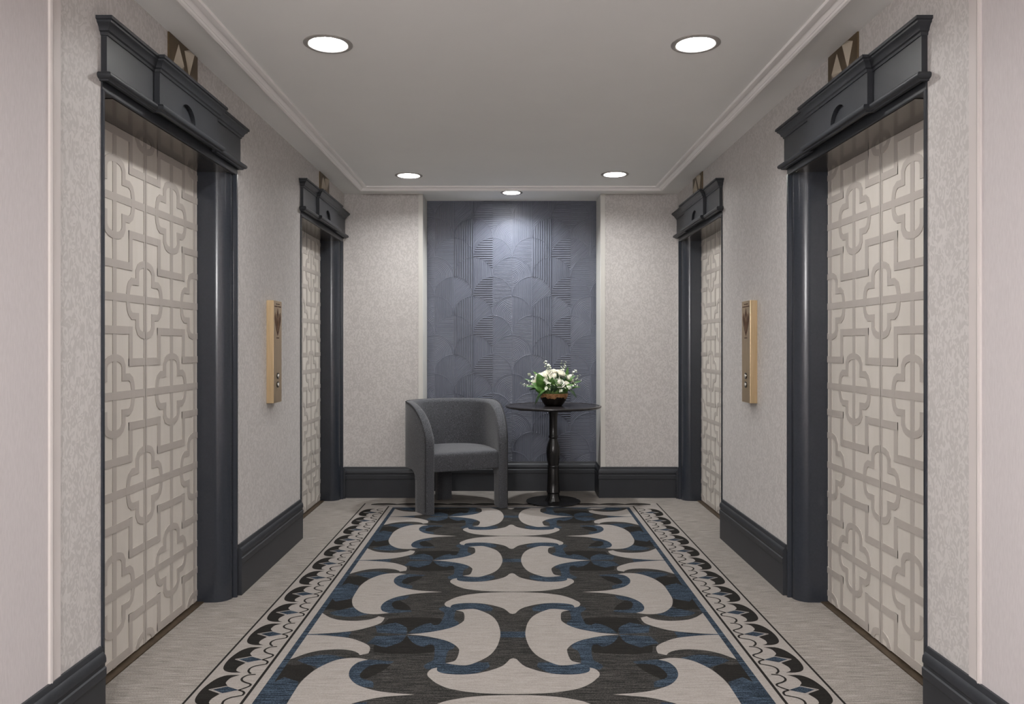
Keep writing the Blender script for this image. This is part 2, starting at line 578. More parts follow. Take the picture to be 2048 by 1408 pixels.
def lattice(b, f, ya, yb, z0, z1):
    """raised strips on one door leaf, y from ya to yb"""
    def piece(poly, depth):
        p = clip_rect(poly, ya, yb, z0, z1)
        if p:
            b.prism(p, DU - 0.001, DU + depth, lambda a, c, d: f(d, a, c))

    def rect(y0, y1, c0, c1, depth):
        piece([(y0, c0), (y1, c0), (y1, c1), (y0, c1)], depth)
    hv, hh = 0.0145, 0.0155
    for c in range(-3, 4):
        y = SEAM + PITCH * c
        rect(y - hv, y + hv, z0, z1, 0.0021)
    for k in range(-4, 3):
        zc = ROW0 + ROWP * k
        rect(ya, yb, zc - hh, zc + hh, 0.0023)
        for c in range(-3, 4):
            y = SEAM + PITCH * c
            if (c - k) % 2 == 0:
                n = len(QO)
                for i in range(n):
                    j = (i + 1) % n
                    piece([(y + QO[i][0], zc + QO[i][1]), (y + QO[j][0], zc + QO[j][1]), (y + QI[j][0], zc + QI[j][1]), (y + QI[i][0], zc + QI[i][1])], 0.0025)
            lev = zc + ROWP / 2 + (0.064 if (c - k) % 2 == 0 else -0.064)
            rect(y - PITCH / 2 - hv, y + PITCH / 2 + hv, lev - hh, lev + hh, 0.0027)
            rect(y - PITCH / 2 - hv, y - PITCH / 2 + hv, zc + ROWP / 2 - 0.064 - hh, zc + ROWP / 2 + 0.064 + hh, 0.0029)


def elevator(s, dy, num, label):
    g = side(s)
    f = lambda u, y, z: g(u, y + dy, z)
    root = tag(empty('door_%d' % num, g(0, 3.2235 + dy, 0)), label, 'elevator door', kind='structure')
    inv = Matrix.Translation(-root.location)
    kw = dict(parent=root, xf=inv)
    for ya, yb in ((2.665, SEAM - 0.0015), (SEAM + 0.0015, 3.790)):
        b = MB()
        b.prism([(ya, 0.010), (yb, 0.010), (yb, 2.14), (ya, 2.14)], DU - 0.03, DU, lambda a, c, d: f(d, a, c))
        leaf = b.build('door_panel', M['door_field'], **kw)
        b = MB()
        lattice(b, f, ya, yb, 0.010, 2.13)
        b.build('relief_lattice', M['door_strip'], parent=leaf, xf=inv)
    b = MB()
    b.prism([(2.66, -0.001), (3.79, -0.001), (3.79, 0.005), (2.66, 0.005)], DU - 0.03, DU + 0.034, lambda a, c, d: f(d, a, c))
    b.build('sill', M['sill'], **kw)
    # jambs with a rounded inner corner
    arc = [(-0.083 + 0.072 * math.sin(t), 3.848 - 0.072 * math.cos(t)) for t in [PI / 2 * k / 14 for k in range(15)]]
    far = [(-0.195, 3.776), (-0.09, 3.776)] + arc + [(-0.011, 3.851), (0.004, 3.852), (0.007, 3.855), (0.007, 3.8665), (-0.195, 3.8665)]
    for mir in (0, 1):
        b = MB()
        poly = [(u, 2 * 3.2235 - y if mir else y) for u, y in far]
        b.prism(poly, 0.0, 2.105, lambda a, c, d: f(a, c, d))
        b.build('jamb', M['navy'], smooth=25, **kw)
    b = MB()
    b.prism([(-0.195, 2.101), (0.003, 2.101), (0.005, 2.104), (0.005, 2.142), (-0.195, 2.142)], 2.581, 3.866, lambda a, c, d: f(a, d, c))
    b.build('lintel', M['navy_satin'], **kw)
    b = MB()
    b.prism([(-0.160, 2.0975), (-0.002, 2.0975), (-0.002, 2.1015), (-0.160, 2.1015)], 2.66, 3.785, lambda a, c, d: f(a, d, c))
    b.build('soffit_panel', M['soffit'], **kw)
    # frieze with a forward-breaking centre block
    y0, y1, b0, b1 = 2.580, 3.867, 2.925, 3.510
    u1, u2 = 0.020, 0.041
    z0, z1 = 2.146, 2.292
    b = MB()
    plan = [(-0.01, y0), (u1, y0), (u1, b0), (u2, b0), (u2, b1), (u1, b1), (u1, y1), (-0.01, y1)]
    n = len(plan)
    vs = [f(u, y, z) for z in (z0, z1) for u, y in plan]
    fs = [tuple(range(n)), tuple(range(2 * n - 1, n - 1, -1))] + [(i, (i + 1) % n, n + (i + 1) % n, n + i) for i in range(n) if i != 3]
    b.add(vs, fs)
    yc, ra, za, rz, dep = 3.185, 0.074, 2.176, 0.063, 0.017
    hole = [(yc + ra * math.cos(t), za + rz * math.sin(t)) for t in [PI * k / 24 for k in range(25)]]
    outer = [(b0, z0), (b1, z0), (b1, z1), (b0, z1)]
    pts = outer + hole
    tri = tessellate_polygon([[Vector((p[0], p[1], 0)) for p in outer], [Vector((p[0], p[1], 0)) for p in hole]])
    b.add([f(u2, p[0], p[1]) for p in pts], [tuple(t) for t in tri])
    m = len(hole)
    b.add([f(u2, *p) for p in hole] + [f(u2 - dep, *p) for p in hole],
          [(i, (i + 1) % m, m + (i + 1) % m, m + i) for i in range(m)] + [tuple(range(m, 2 * m))])
    b.build('frieze', M['navy_satin'], merge=0.0002, **kw)
    path = [(0, y0), (u1, y0), (u1, b0), (u2, b0), (u2, b1), (u1, b1), (u1, y1), (0, y1)]
    b = MB()
    b.sweep(path, [(-0.005, 2.284), (0.004, 2.284), (0.006, 2.293), (0.012, 2.297), (0.014, 2.305), (0.020, 2.314), (0.027, 2.319), (0.028, 2.325),
                   (0.034, 2.327), (0.034, 2.338), (-0.005, 2.338)], f)
    b.build('crown_molding', M['navy_satin'], smooth=35, **kw)
    b = MB()
    b.sweep(path, [(-0.005, 2.130), (0.010, 2.130)] + [(0.012 + 0.014 * math.cos(t), 2.147 + 0.012 * math.sin(t)) for t in [-PI / 2 + PI * k / 8 for k in range(9)]]
            + [(0.004, 2.162), (-0.005, 2.162)], f)
    b.build('bead_molding', M['navy_satin'], smooth=35, **kw)
    # brass arrow sign over the door
    sg = empty('elevator_direction_sign', g(0, 3.226 + dy, 2.42))
    inv2 = Matrix.Translation(-sg.location)
    b = MB()
    b.prism([(3.084, 2.340), (3.368, 2.340), (3.368, 2.5025), (3.084, 2.5025)], -0.002, 0.007, lambda a, c, d: f(d, a, c))
    b.build('backplate', M['bronze'], parent=sg, xf=inv2, bevel=0.0015)
    yu, yd = (3.172, 3.276) if s < 0 else (3.276, 3.172)

    def gem(y, zt, zs, zb):
        b = MB()
        v = [f(0.0071, y, zt), f(0.0071, y + 0.048, zs), f(0.0071, y, zb), f(0.0071, y - 0.048, zs), f(0.030, y, zs)]
        b.add(v, [(0, 1, 4), (1, 2, 4), (2, 3, 4), (3, 0, 4), (3, 2, 1, 0)])
        return b
    gem(yu, 2.486, 2.394, 2.370).build('up_arrow', M['lens'], parent=sg, xf=inv2)
    gem(yd, 2.500, 2.480, 2.384).build('down_arrow', M['lens'], parent=sg, xf=inv2)
    return root, sg


for s, dy, num, wn, dn in ((-1, 0, 1, 'left', 'nearer'), (-1, 2.47, 2, 'left', 'farther'), (1, 0, 3, 'right', 'nearer'), (1, 2.47, 4, 'right', 'farther')):
    r, sg = elevator(s, dy, num, '%s elevator on the %s wall with cream lattice door leaves and slate surround' % (dn, wn))
    tag(sg, 'bronze arrow sign above the %s elevator on the %s wall' % (dn, wn), 'elevator sign', 'arrow signs above the elevators')


# ------------------------------------------------------------------ call stations
def call_station(s, label):
    g = side(s)
    y0, y1, z0, z1, u = 4.346, 4.500, 0.928, 1.507, 0.040
    yc = (y0 + y1) / 2
    root = tag(empty('elevator_call_station', g(0, yc, 1.2)), label, 'call panel', 'gold call panels between the elevators')
    inv = Matrix.Translation(-root.location)
    hand = 1 if s < 0 else -1            # keeps the engraving the same way round on both walls
    fr = lambda a, c, d: g(d, yc + hand * a, c)
    b = MB()
    b.prism([(-0.077, z0), (0.077, z0), (0.077, z1), (-0.077, z1)], -0.0015, u, fr)
    b.build('housing', M['brass'], parent=root, xf=inv, bevel=0.002)
    b = MB()
    e0, e1 = u + 0.0003, u + 0.0012
    zb = 1.308
    half = [(0.0, 0.0), (0.022, 0.028), (0.043, 0.062), (0.056, 0.092), (0.057, 0.108), (0.047, 0.132), (0.045, 0.115), (0.040, 0.090), (0.030, 0.062), (0.016, 0.036), (0.0, 0.020)]
    for m in (-1, 1):
        b.prism([(m * a, zb + c) for a, c in half], e0, e1, fr)
        b.prism([(m * a, zb + c) for a, c in ((0.004, 0.030), (0.011, 0.048), (0.013, 0.075), (0.008, 0.104), (0.004, 0.080))], e0, e1, fr)
        b.prism([(m * a, zb + c) for a, c in ((0.020, 0.056), (0.029, 0.075), (0.034, 0.100), (0.028, 0.124), (0.022, 0.096))], e0, e1, fr)
    b.prism([(a, zb + c) for a, c in ((0.0, 0.158), (0.007, 0.140), (0.015, 0.122), (0.010, 0.110), (0.0, 0.100), (-0.010, 0.110), (-0.015, 0.122), (-0.007, 0.140))], e0, e1, fr)
    b.build('engraved_emblem', M['engraving'], parent=root, xf=inv)
    # the engraved wording is too small to read in the photograph: fine uneven strokes
    rnd = random.Random(3)
    for zc, hw, h in ((1.4885, 0.034, 0.006), (1.4745, 0.062, 0.0065), (1.2960, 0.024, 0.006)):
        b = MB()
        a = -hw
        while a < hw:
            w = rnd.uniform(0.0022, 0.0045)
            hh = h * rnd.uniform(0.75, 1.0)
            b.prism([(a, zc - h / 2), (min(a + w, hw), zc - h / 2), (min(a + w, hw), zc - h / 2 + hh), (a, zc - h / 2 + hh)], e0, e1, fr)
            a += w + rnd.choice((0.0012, 0.0012, 0.0014, 0.004))
        b.build('engraved_text', M['engraving'], parent=root, xf=inv)
    for zc in (1.080, 1.030):
        b = MB()
        ring = [(0.0175 * math.cos(2 * PI * k / 28), zc + 0.0175 * math.sin(2 * PI * k / 28)) for k in range(28)]
        b.prism(ring, u - 0.001, u + 0.003, fr)
        bt = b.build('button', M['black_plastic'], parent=root, xf=inv, smooth=30)
        b = MB()
        rows = [[fr(0.0105 * math.cos(t) * math.cos(2 * PI * k / 20), zc + 0.0105 * math.cos(t) * math.sin(2 * PI * k / 20), u + 0.003 + 0.006 * math.sin(t)) for k in range(20)]
                for t in [PI / 2 * q / 6 for q in range(6)]]
        b.grid(rows, wrap=True)
        b.add(rows[-1], [tuple(range(20))])
        b.build('button_cap', M['steel'], parent=bt, xf=inv, smooth=60, merge=0.00001)


call_station(-1, 'slim gold elevator call panel on the left wall with flame engraving')
call_station(1, 'slim gold elevator call panel on the right wall with flame engraving')


# ------------------------------------------------------------------ downlights
def downlight(can, label, lamp):
    x, y, r, d = can
    ro = r + 0.023
    root = tag(empty('downlight', (x, y, CEIL)), label, 'ceiling light', 'recessed ceiling downlights')
    b = MB()
    b.lathe([(ro, 0.0005), (ro, -0.002), (ro - 0.004, -0.0045), (r + 0.008, -0.0055), (r + 0.002, -0.004), (r - 0.0005, -0.001), (r - 0.0005, 0.002)])
    b.build('trim_ring', M['ring'], root, smooth=50)
    b = MB()
    b.lathe([(r - 0.0005, 0.0), (r - 0.001, d * 0.5), (r - 0.004, d + 0.002)])
    b.build('reflector', M['reflector'], root, smooth=50)
    b = MB()
    n = 48
    q = r - 0.004
    b.add([(q * math.cos(2 * PI * k / n), q * math.sin(2 * PI * k / n), d) for k in range(n)], [tuple(range(n - 1, -1, -1))])
    b.build('lit_diffuser', M[lamp], root, recalc=False)


for can, lab in zip(CANS, ('lit round downlight on the left, level with the nearer elevator pair',
                           'lit round downlight on the right, level with the nearer elevator pair',
                           'lit round downlight on the left, level with the farther elevator pair',
                           'lit round downlight on the right, level with the farther elevator pair',
                           'lit round downlight above and left of the camera',
                           'lit round downlight above and right of the camera',
                           'lit round downlight behind the camera on the left',
                           'lit round downlight behind the camera on the right',
                           'small lit downlight in front of the blue recess')):
    downlight(can, lab, 'lamp_wash' if can[3] > 0.04 else 'lamp' if can[1] > 2 else 'lamp_back')

# glass globe pendant behind the camera
root = tag(empty('globe_pendant', (-0.80, -1.2, CEIL)), 'white glass globe pendant behind the camera', 'pendant light')
b = MB()
b.lathe([(0, 0.0), (0.06, 0.0), (0.06, -0.015), (0.05, -0.025), (0.008, -0.03), (0.008, -0.36), (0.05, -0.365), (0.05, -0.39), (0, -0.39)], seg=32)
b.build('canopy', M['bronze'], root, smooth=40)
b = MB()
b.lathe([(0.17 * math.sin(t), -0.54 + 0.17 * math.cos(t)) for t in [0.25 + (PI - 0.25) * k / 20 for k in range(21)]], seg=40)
b.build('globe', M['globe'], root, smooth=60)

# ------------------------------------------------------------------ rug
INNER = [(0.46,0.579),(0.383,0.561),(0.311,0.526),(0.274,0.499),(0.244,0.462),(0.225,0.422),(0.221,0.396),(0.223,0.345),(0.23,0.303),(0.245,0.287),(0.267,0.275),(0.237,0.263),(0.205,0.255),(0.177,0.257),(0.146,0.283),(0.109,0.328),(0.084,0.379),(0.066,0.449),(0.056,0.531),(0.054,0.579)]
LENS = [(0.0,0.004),(0.077,0.007),(0.15,0.017),(0.21,0.037),(0.25,0.058),(0.289,0.097),(0.312,0.133),(0.323,0.152),(0.328,0.174),(0.327,0.193),(0.316,0.22),(0.296,0.233),(0.294,0.208),(0.282,0.189),(0.25,0.174),(0.203,0.169),(0.157,0.175),(0.112,0.193),(0.072,0.22),(0.044,0.247),(0.025,0.283),(0.014,0.312),(0.0,0.324)]
BLUE_S = [(0.431,0.503),(0.456,0.564),(0.383,0.558),(0.311,0.526),(0.274,0.499),(0.244,0.462),(0.248,0.422),(0.266,0.396),(0.27,0.32),(0.267,0.275),(0.237,0.261),(0.205,0.253),(0.177,0.255),(0.146,0.281),(0.098,0.283),(0.094,0.239),(0.124,0.199),(0.157,0.175),(0.203,0.169),(0.25,0.174),(0.282,0.189),(0.294,0.208),(0.296,0.233),(0.316,0.22),(0.334,0.216),(0.35,0.247),(0.337,0.279),(0.318,0.312),(0.322,0.405),(0.332,0.458),(0.353,0.467),(0.37,0.44),(0.399,0.458)]
BLOB = [(0.457,0.565),(0.431,0.503),(0.399,0.458),(0.37,0.44),(0.353,0.467),(0.332,0.458),(0.322,0.405),(0.331,0.379),(0.412,0.368),(0.494,0.368),(0.567,0.384),(0.576,0.422),(0.582,0.467),(0.556,0.449),(0.527,0.435),(0.494,0.467),(0.469,0.503)]
PETAL = [(0.461,0.575),(0.488,0.571),(0.591,0.558),(0.613,0.476),(0.582,0.467),(0.556,0.449),(0.527,0.435),(0.494,0.467),(0.469,0.503)]
TAPER = [(0.914,0.579),(0.812,0.579),(0.706,0.579),(0.705,0.545),(0.808,0.569),(0.911,0.573)]
OUTER = [(0.793,0),(0.791,0.094),(0.778,0.168),(0.756,0.232),(0.715,0.294),(0.673,0.321),(0.625,0.326),(0.578,0.309),(0.611,0.285),(0.628,0.24),(0.629,0.19),(0.616,0.14),(0.58,0.084),(0.522,0.043),(0.46,0.018),(0.355,0)]
SLENS = [(0.91,0.575),(0.821,0.569),(0.704,0.539),(0.639,0.494),(0.6,0.451),(0.589,0.414),(0.588,0.372),(0.619,0.354),(0.633,0.378),(0.665,0.402),(0.72,0.414),(0.79,0.402),(0.837,0.372),(0.869,0.336),(0.91,0.285)]
BLUEP = [(0.908,0),(0.905,0.063),(0.888,0.104),(0.864,0.147),(0.813,0.125),(0.796,0.084),(0.793,0)]
BLACKP = [(0.889,0.267),(0.856,0.256),(0.82,0.267),(0.771,0.223),(0.781,0.168),(0.795,0.104),(0.864,0.147),(0.879,0.125),(0.892,0.094)]
STREAK = [(0.858,0.302),(0.83,0.336),(0.747,0.36),(0.671,0.327),(0.718,0.296),(0.758,0.228),(0.778,0.245),(0.822,0.273)]
RING = [(0.514,0.057),(0.561,0.07),(0.605,0.119),(0.632,0.179),(0.63,0.248),(0.611,0.293),(0.572,0.31),(0.473,0.293),(0.483,0.271),(0.522,0.265),(0.562,0.248),(0.584,0.179),(0.571,0.137),(0.524,0.107)]
CORE = [(0.584,0.179),(0.571,0.137),(0.552,0.131),(0.503,0.202),(0.48,0.265),(0.521,0.269),(0.562,0.248)]
CBAND = [(0.0,0.545),(0.056,0.545),(0.054,0.579),(0.0,0.579)]
FAN = [(1.038,-0.0),(1.085,-0.0),(1.114,-0.03),(1.129,-0.082),(1.134,-0.133),(1.131,-0.182),(1.122,-0.215),(1.105,-0.237),(1.077,-0.249),(1.042,-0.248),(1.063,-0.235),(1.07,-0.217),(1.069,-0.194),(1.056,-0.159),(1.10,-0.124),(1.051,-0.092),(1.066,-0.07),(1.068,-0.05),(1.062,-0.020)]
DIAM = [(1.094,-0.124),(1.05,-0.098),(0.999,-0.127),(1.048,-0.153)]
L1 = [(0.999,-0.128),(0.984,-0.114),(0.970,-0.095),(0.970,-0.082),(0.978,-0.074),(1.0,-0.061),(1.016,-0.044),(1.02,-0.024),(1.011,-0.004),(0.998,0.004),(0.974,0.008)]
L2 = [(0.999,-0.128),(0.979,-0.139),(0.970,-0.153),(0.970,-0.170),(0.989,-0.179),(1.009,-0.191),(1.02,-0.211),(1.018,-0.235),(1.008,-0.252),(0.998,-0.262)]


def ribbon(pts, w):
    l, r = [], []
    n = len(pts)
    for k in range(n):
        x0, z0 = pts[max(k - 1, 0)]
        x1, z1 = pts[min(k + 1, n - 1)]
        d = math.hypot(x1 - x0, z1 - z0) or 1
        nx, nz = -(z1 - z0) / d * w / 2, (x1 - x0) / d * w / 2
        l.append((pts[k][0] + nx, pts[k][1] + nz))
        r.append((pts[k][0] - nx, pts[k][1] - nz))
    return l + r[::-1]


def rug():
    b = MB()
    PALE, CHAR, BLACK, BLUE = 0, 1, 2, 3
    yf, yn = 6.153, 0.30          # far and near edge of the rug
    ff, fn_ = 5.975, 0.478        # far and near edge of the field
    base = 0.0010

    def layer(poly, lv, mi):
        if len(poly) >= 3:
            z = base + 0.0002 * lv
            b.add([(x, y, z) for x, y in poly], [tuple(range(len(poly)))], mi)

    b.box(-1.158, 1.158, yn, yf, 0.0, base, PALE)
    for x0, x1, y0, y1 in ((-1.160, -1.151, yn, yf), (1.151, 1.160, yn, yf), (-0.958, -0.947, yn + 0.11, yf - 0.112), (0.947, 0.958, yn + 0.11, yf - 0.112),
                           (-0.957, 0.957, yf - 0.117, yf - 0.110), (-0.957, 0.957, yn + 0.11, yn + 0.117), (-1.16, 1.16, yn - 0.002, yn + 0.006)):
        layer([(x0, y0), (x1, y0), (x1, y1), (x0, y1)], 1, BLACK)
    layer([(-0.915, fn_ - 0.025), (0.915, fn_ - 0.025), (0.915, ff + 0.025), (-0.915, ff + 0.025)], 1, BLUE)
    layer([(-0.889, fn_), (0.889, fn_), (0.889, ff), (-0.889, ff)], 2, CHAR)

    shapes = [(BLUE_S, 3, BLUE), (PETAL, 4, BLUE), (TAPER, 3, BLUE), (BLUEP, 3, BLUE), (STREAK, 3, BLUE), (RING, 3, BLUE), (CBAND, 3, BLUE),
              (BLACKP, 4, BLACK), (CORE, 4, BLACK), (BLOB, 4, BLACK), (INNER, 5, PALE), (LENS, 5, PALE), (OUTER, 5, PALE), (SLENS, 5, PALE)]
    smooth = []
    for pts, lv, mi in shapes:
        if pts in (INNER, LENS, OUTER, SLENS):
            smooth.append((curved(pts, 55), lv, mi))
        else:
            smooth.append((curved(pts, 60, 3), lv, mi))
    half = 0.579
    k = -4
    while 2.775 + half * k < ff:
        yA = 2.775 + half * k
        flip = k % 2 != 0
        for pts, lv, mi in smooth:
            for sx in (-1, 1):
                p = [(sx * u, yA + (half - v if flip else v)) for u, v in pts]
                layer(clip_rect(p, -0.889, 0.889, fn_, ff), lv, mi)
        k += 1
    # scalloped side borders
    per = 0.2725
    y = 3.213 + per * 10
    while y > yn + 0.3:
        if y < yf - 0.06:
            for sx in (-1, 1):
                tf = lambda pts: [(sx * u, y + v) for u, v in pts]
                layer(tf(curved(FAN, 50, 3)), 1, BLACK)
                layer(tf(ribbon([(1.108, -0.124), (1.05, -0.0945)], 0.005)), 3, PALE)
                layer(tf(ribbon([(1.108, -0.124), (1.054, -0.156)], 0.005)), 3, PALE)
                layer(tf(DIAM), 2, BLUE)
                for L in (L1, L2):
                    c = curved(L + L[::-1], 60, 4)[:len(L) * 4 - 4]
                    layer(tf(ribbon(c, 0.0085)), 2, BLACK)
        y -= per
    # flattened wave along the far and near ends
    for ye, sg in ((yf, -1), (yn, 1)):
        n = 11
        wv = 2 * 1.10 / n
        for i in range(n):
            x0 = -1.10 + wv * i
            arc = [(x0 + wv * t, ye + sg * (0.000 + 0.030 * abs(2 * t - 1) ** 2.6)) for t in [q / 12 for q in range(13)]]
            inn = [(x0 + wv * t, ye + sg * (0.060 + 0.004 * abs(2 * t - 1) ** 2.0)) for t in [q / 12 for q in range(12, -1, -1)]]
            layer(arc + inn, 1, BLACK)
            layer([(x0 + wv * 0.12, ye + sg * 0.10), (x0 + wv * 0.5, ye + sg * 0.074), (x0 + wv * 0.88, ye + sg * 0.10), (x0 + wv * 0.5, ye + sg * 0.096)], 1, BLACK)
    o = b.build('rug', [M['rug_pale'], M['rug_charcoal'], M['rug_black'], M['rug_blue']], recalc=False)
    return tag(o, 'long patterned rug of cream swirls on charcoal and blue with scalloped borders', 'rug')


rug()


# ------------------------------------------------------------------ chair
def armchair():
    a = math.radians(25)
    root = tag(empty('barrel_armchair', (-0.325, 5.846, 0.0024), a), 'charcoal tweed barrel armchair beside the round black table', 'armchair')
    t = 0.074
    D = 0.33

    def hw(y):
        return 0.297 + 0.040 * math.sin(PI / 2 * min(1.0, max(0.0, y / D)))
    AX, BX = hw(D), 0.288
    # stations along the left arm, round the back, down the right arm: (point, tangent)
    ys = [0.0, 0.004, 0.013, 0.03, 0.06, 0.09, 0.125, 0.155, 0.1699, 0.17, 0.176, 0.188, 0.205, 0.23, 0.25, 0.275, 0.30]
    left = [(-hw(y), y) for y in ys]
    back = [(-AX * math.cos(th), D + BX * math.sin(th)) for th in [PI * k / 36 for k in range(37)]]
    path = left + back + [(-x, y) for x, y in left[::-1]]
    n = len(path)

    def ztop(y):
        if y >= 0.36:
            return 0.815
        q = (0.36 - y) / 0.36
        return 0.475 + 0.340 * math.sqrt(max(0.0, 1 - q ** 2.15))

    def zbot(y, i):
        if y < 0.1699:
            return 0.24
        if y < 0.235:
            q = (0.235 - y) / 0.065
            return 0.245 + 0.065 * math.sqrt(max(0.0, 1 - q * q))
        return 0.310

    rows = []
    seam = []
    for i, (x, y) in enumerate(path):
        x0, y0 = path[max(i - 1, 0)]
        x1, y1 = path[min(i + 1, n - 1)]
        l = math.hypot(x1 - x0, y1 - y0)
        nx, ny = -(y1 - y0) / l, (x1 - x0) / l          # outward (left of travel)
        if i < 9 or i > n - 10:
            nx, ny = (-1.0, 0.0) if x < 0 else (1.0, 0.0)
        shrink = {0: 0.016, 1: 0.0075, 2: 0.0015}.get(min(i, n - 1 - i), 0.0)
        ho = t / 2 - shrink
        zt, zb = ztop(y), zbot(y, i)
        r = min(0.020, ho * 0.8)
        ri = min(0.030, ho * 0.9)
        sec = [(ho, zb), (ho, zb + (zt - r - zb) * 0.5), (ho, zt - r)]
        sec += [(ho - r + r * math.cos(q), zt - r + r * math.sin(q)) for q in (PI / 6, PI / 3, PI / 2)]
        sec += [(-ho + ri - ri * math.cos(q), zt - ri + ri * math.sin(q)) for q in (PI / 2, PI / 3, PI / 6, 0)]
        sec += [(-ho, zb + (zt - r - zb) * 0.5), (-ho, zb)]
        rows.append([(x + nx * o, y + ny * o, z) for o, z in sec])
        if y > 0.012:
            o = t / 2 - 0.004
            seam.append((x + nx * o, y + ny * o, zt - 0.004))
    b = MB()
    b.grid(rows, wrap=True)
    m = len(rows[0])
    b.add(rows[0], [tuple(range(m))])
    b.add(rows[-1], [tuple(range(m - 1, -1, -1))])
    b.build('backrest_shell', M['fabric'], root, smooth=50, merge=0.00005)
    b = MB()
    front_l = [(-hw(0.012) - t / 2 + 0.004, 0.010, z) for z in (0.02, 0.2, 0.4, ztop(0.013) - 0.02)]
    front_r = [(-x, y, z) for x, y, z in front_l[::-1]]
    b.tube(front_l + seam + front_r, 0.0045, 6)
    b.build('piping', M['piping'], root, smooth=60)
    # front legs run straight down from the arms
    for sx in (-1, 1):
        b = MB()
        pl = []
        for y, sh in ((0.0, 0.016), (0.004, 0.0075), (0.013, 0.0015), (0.03, 0.0), (0.07, 0), (0.12, 0), (0.162, 0.0), (0.1685, 0.004), (0.17, 0.009)):
            pl.append((y, hw(y) + t / 2 - sh, hw(y) - t / 2 + sh))
        poly = [(sx * o, y) for y, o, i_ in pl] + [(sx * i_, y) for y, o, i_ in pl[::-1]]
        b.prism(poly, 0.0, 0.2415, lambda p, q, d: (p, q, d))
        b.build('leg', M['fabric'], root, smooth=40)
    b = MB()
    poly = [(-0.055, 0.500), (0.055, 0.500), (0.062, 0.507), (0.062, 0.560), (0.050, 0.575), (-0.050, 0.575), (-0.062, 0.560), (-0.062, 0.507)]
    b.prism(poly, 0.0, 0.315, lambda p, q, d: (p, q, d))
    b.build('leg', M['fabric'], root, smooth=40)
    # seat
    b = MB()
    yy = [0.020, 0.05, 0.09, 0.14, 0.2, 0.26, 0.32]
    pl = [(-hw(y) + t / 2 + 0.0015, y) for y in yy]
    bk = [(-(AX - t / 2 - 0.001) * math.cos(th), D + (BX - t / 2 - 0.001) * math.sin(th)) for th in [PI * k / 24 for k in range(1, 24)]]
    outline = pl + bk + [(-x, y) for x, y in pl[::-1]]
    fr = [(x, 0.020 - 0.010 * (1 - (x / 0.25) ** 2)) for x in (0.18, 0.09, 0.0, -0.09, -0.18)]
    outline = outline + fr
    cx, cy = 0.0, 0.30
    rows = []
    for z, k in ((0.308, 0.985), (0.312, 0.997), (0.32, 1.0), (0.415, 1.0), (0.43, 0.994), (0.44, 0.98), (0.446, 0.955), (0.450, 0.88), (0.4535, 0.6), (0.455, 0.25)):
        rows.append([(cx + (x - cx) * k, cy + (y - cy) * k, z) for x, y in outline])
    b.grid(rows, wrap=True)
    b.add(rows[0], [tuple(range(len(outline)))])
    b.add(rows[-1], [tuple(range(len(outline) - 1, -1, -1))])
    b.build('seat', M['fabric'], root, smooth=50, merge=0.00005)


armchair()


# ------------------------------------------------------------------ table
TX, TY, TZ = 0.340, 6.21, 0.769


def table():
    root = tag(empty('pedestal_table', (TX, TY, 0.0024)), 'round black pedestal table with turned column and flat disc foot', 'table')
    b = MB()
    b.lathe([(0, TZ), (0.360, TZ), (0.364, TZ + 0.003), (0.378, TZ + 0.003), (0.3835, TZ), (0.384, TZ - 0.006), (0.380, TZ - 0.012), (0.366, TZ - 0.018), (0, TZ - 0.018)], seg=96)
    b.build('tabletop', M['table_top'], root, smooth=35, merge=0.00005)
    b = MB()
    c = [(0.060, 0.751), (0.060, 0.744), (0.046, 0.738), (0.042, 0.725), (0.036, 0.700), (0.033, 0.680), (0.032, 0.60), (0.032, 0.535), (0.037, 0.528), (0.039, 0.520), (0.036, 0.512),
         (0.032, 0.507), (0.034, 0.500), (0.039, 0.486), (0.047, 0.462), (0.053, 0.435), (0.056, 0.410), (0.055, 0.380), (0.051, 0.341), (0.046, 0.312), (0.043, 0.296), (0.047, 0.290),
         (0.048, 0.283), (0.044, 0.276), (0.045, 0.270), (0.048, 0.16), (0.050, 0.088), (0.053, 0.083), (0.053, 0.076), (0.048, 0.070), (0.050, 0.050), (0.056, 0.028), (0.066, 0.014), (0.068, 0.006)]
    b.lathe(c)
    b.build('column', M['table_black'], root, smooth=40)
    b = MB()
    b.lathe([(0, 0.0), (0.215, 0.0), (0.218, 0.003), (0.217, 0.008), (0.21, 0.011), (0, 0.013)], seg=72)
    b.build('base', M['table_black'], root, smooth=35, merge=0.00005)


table()


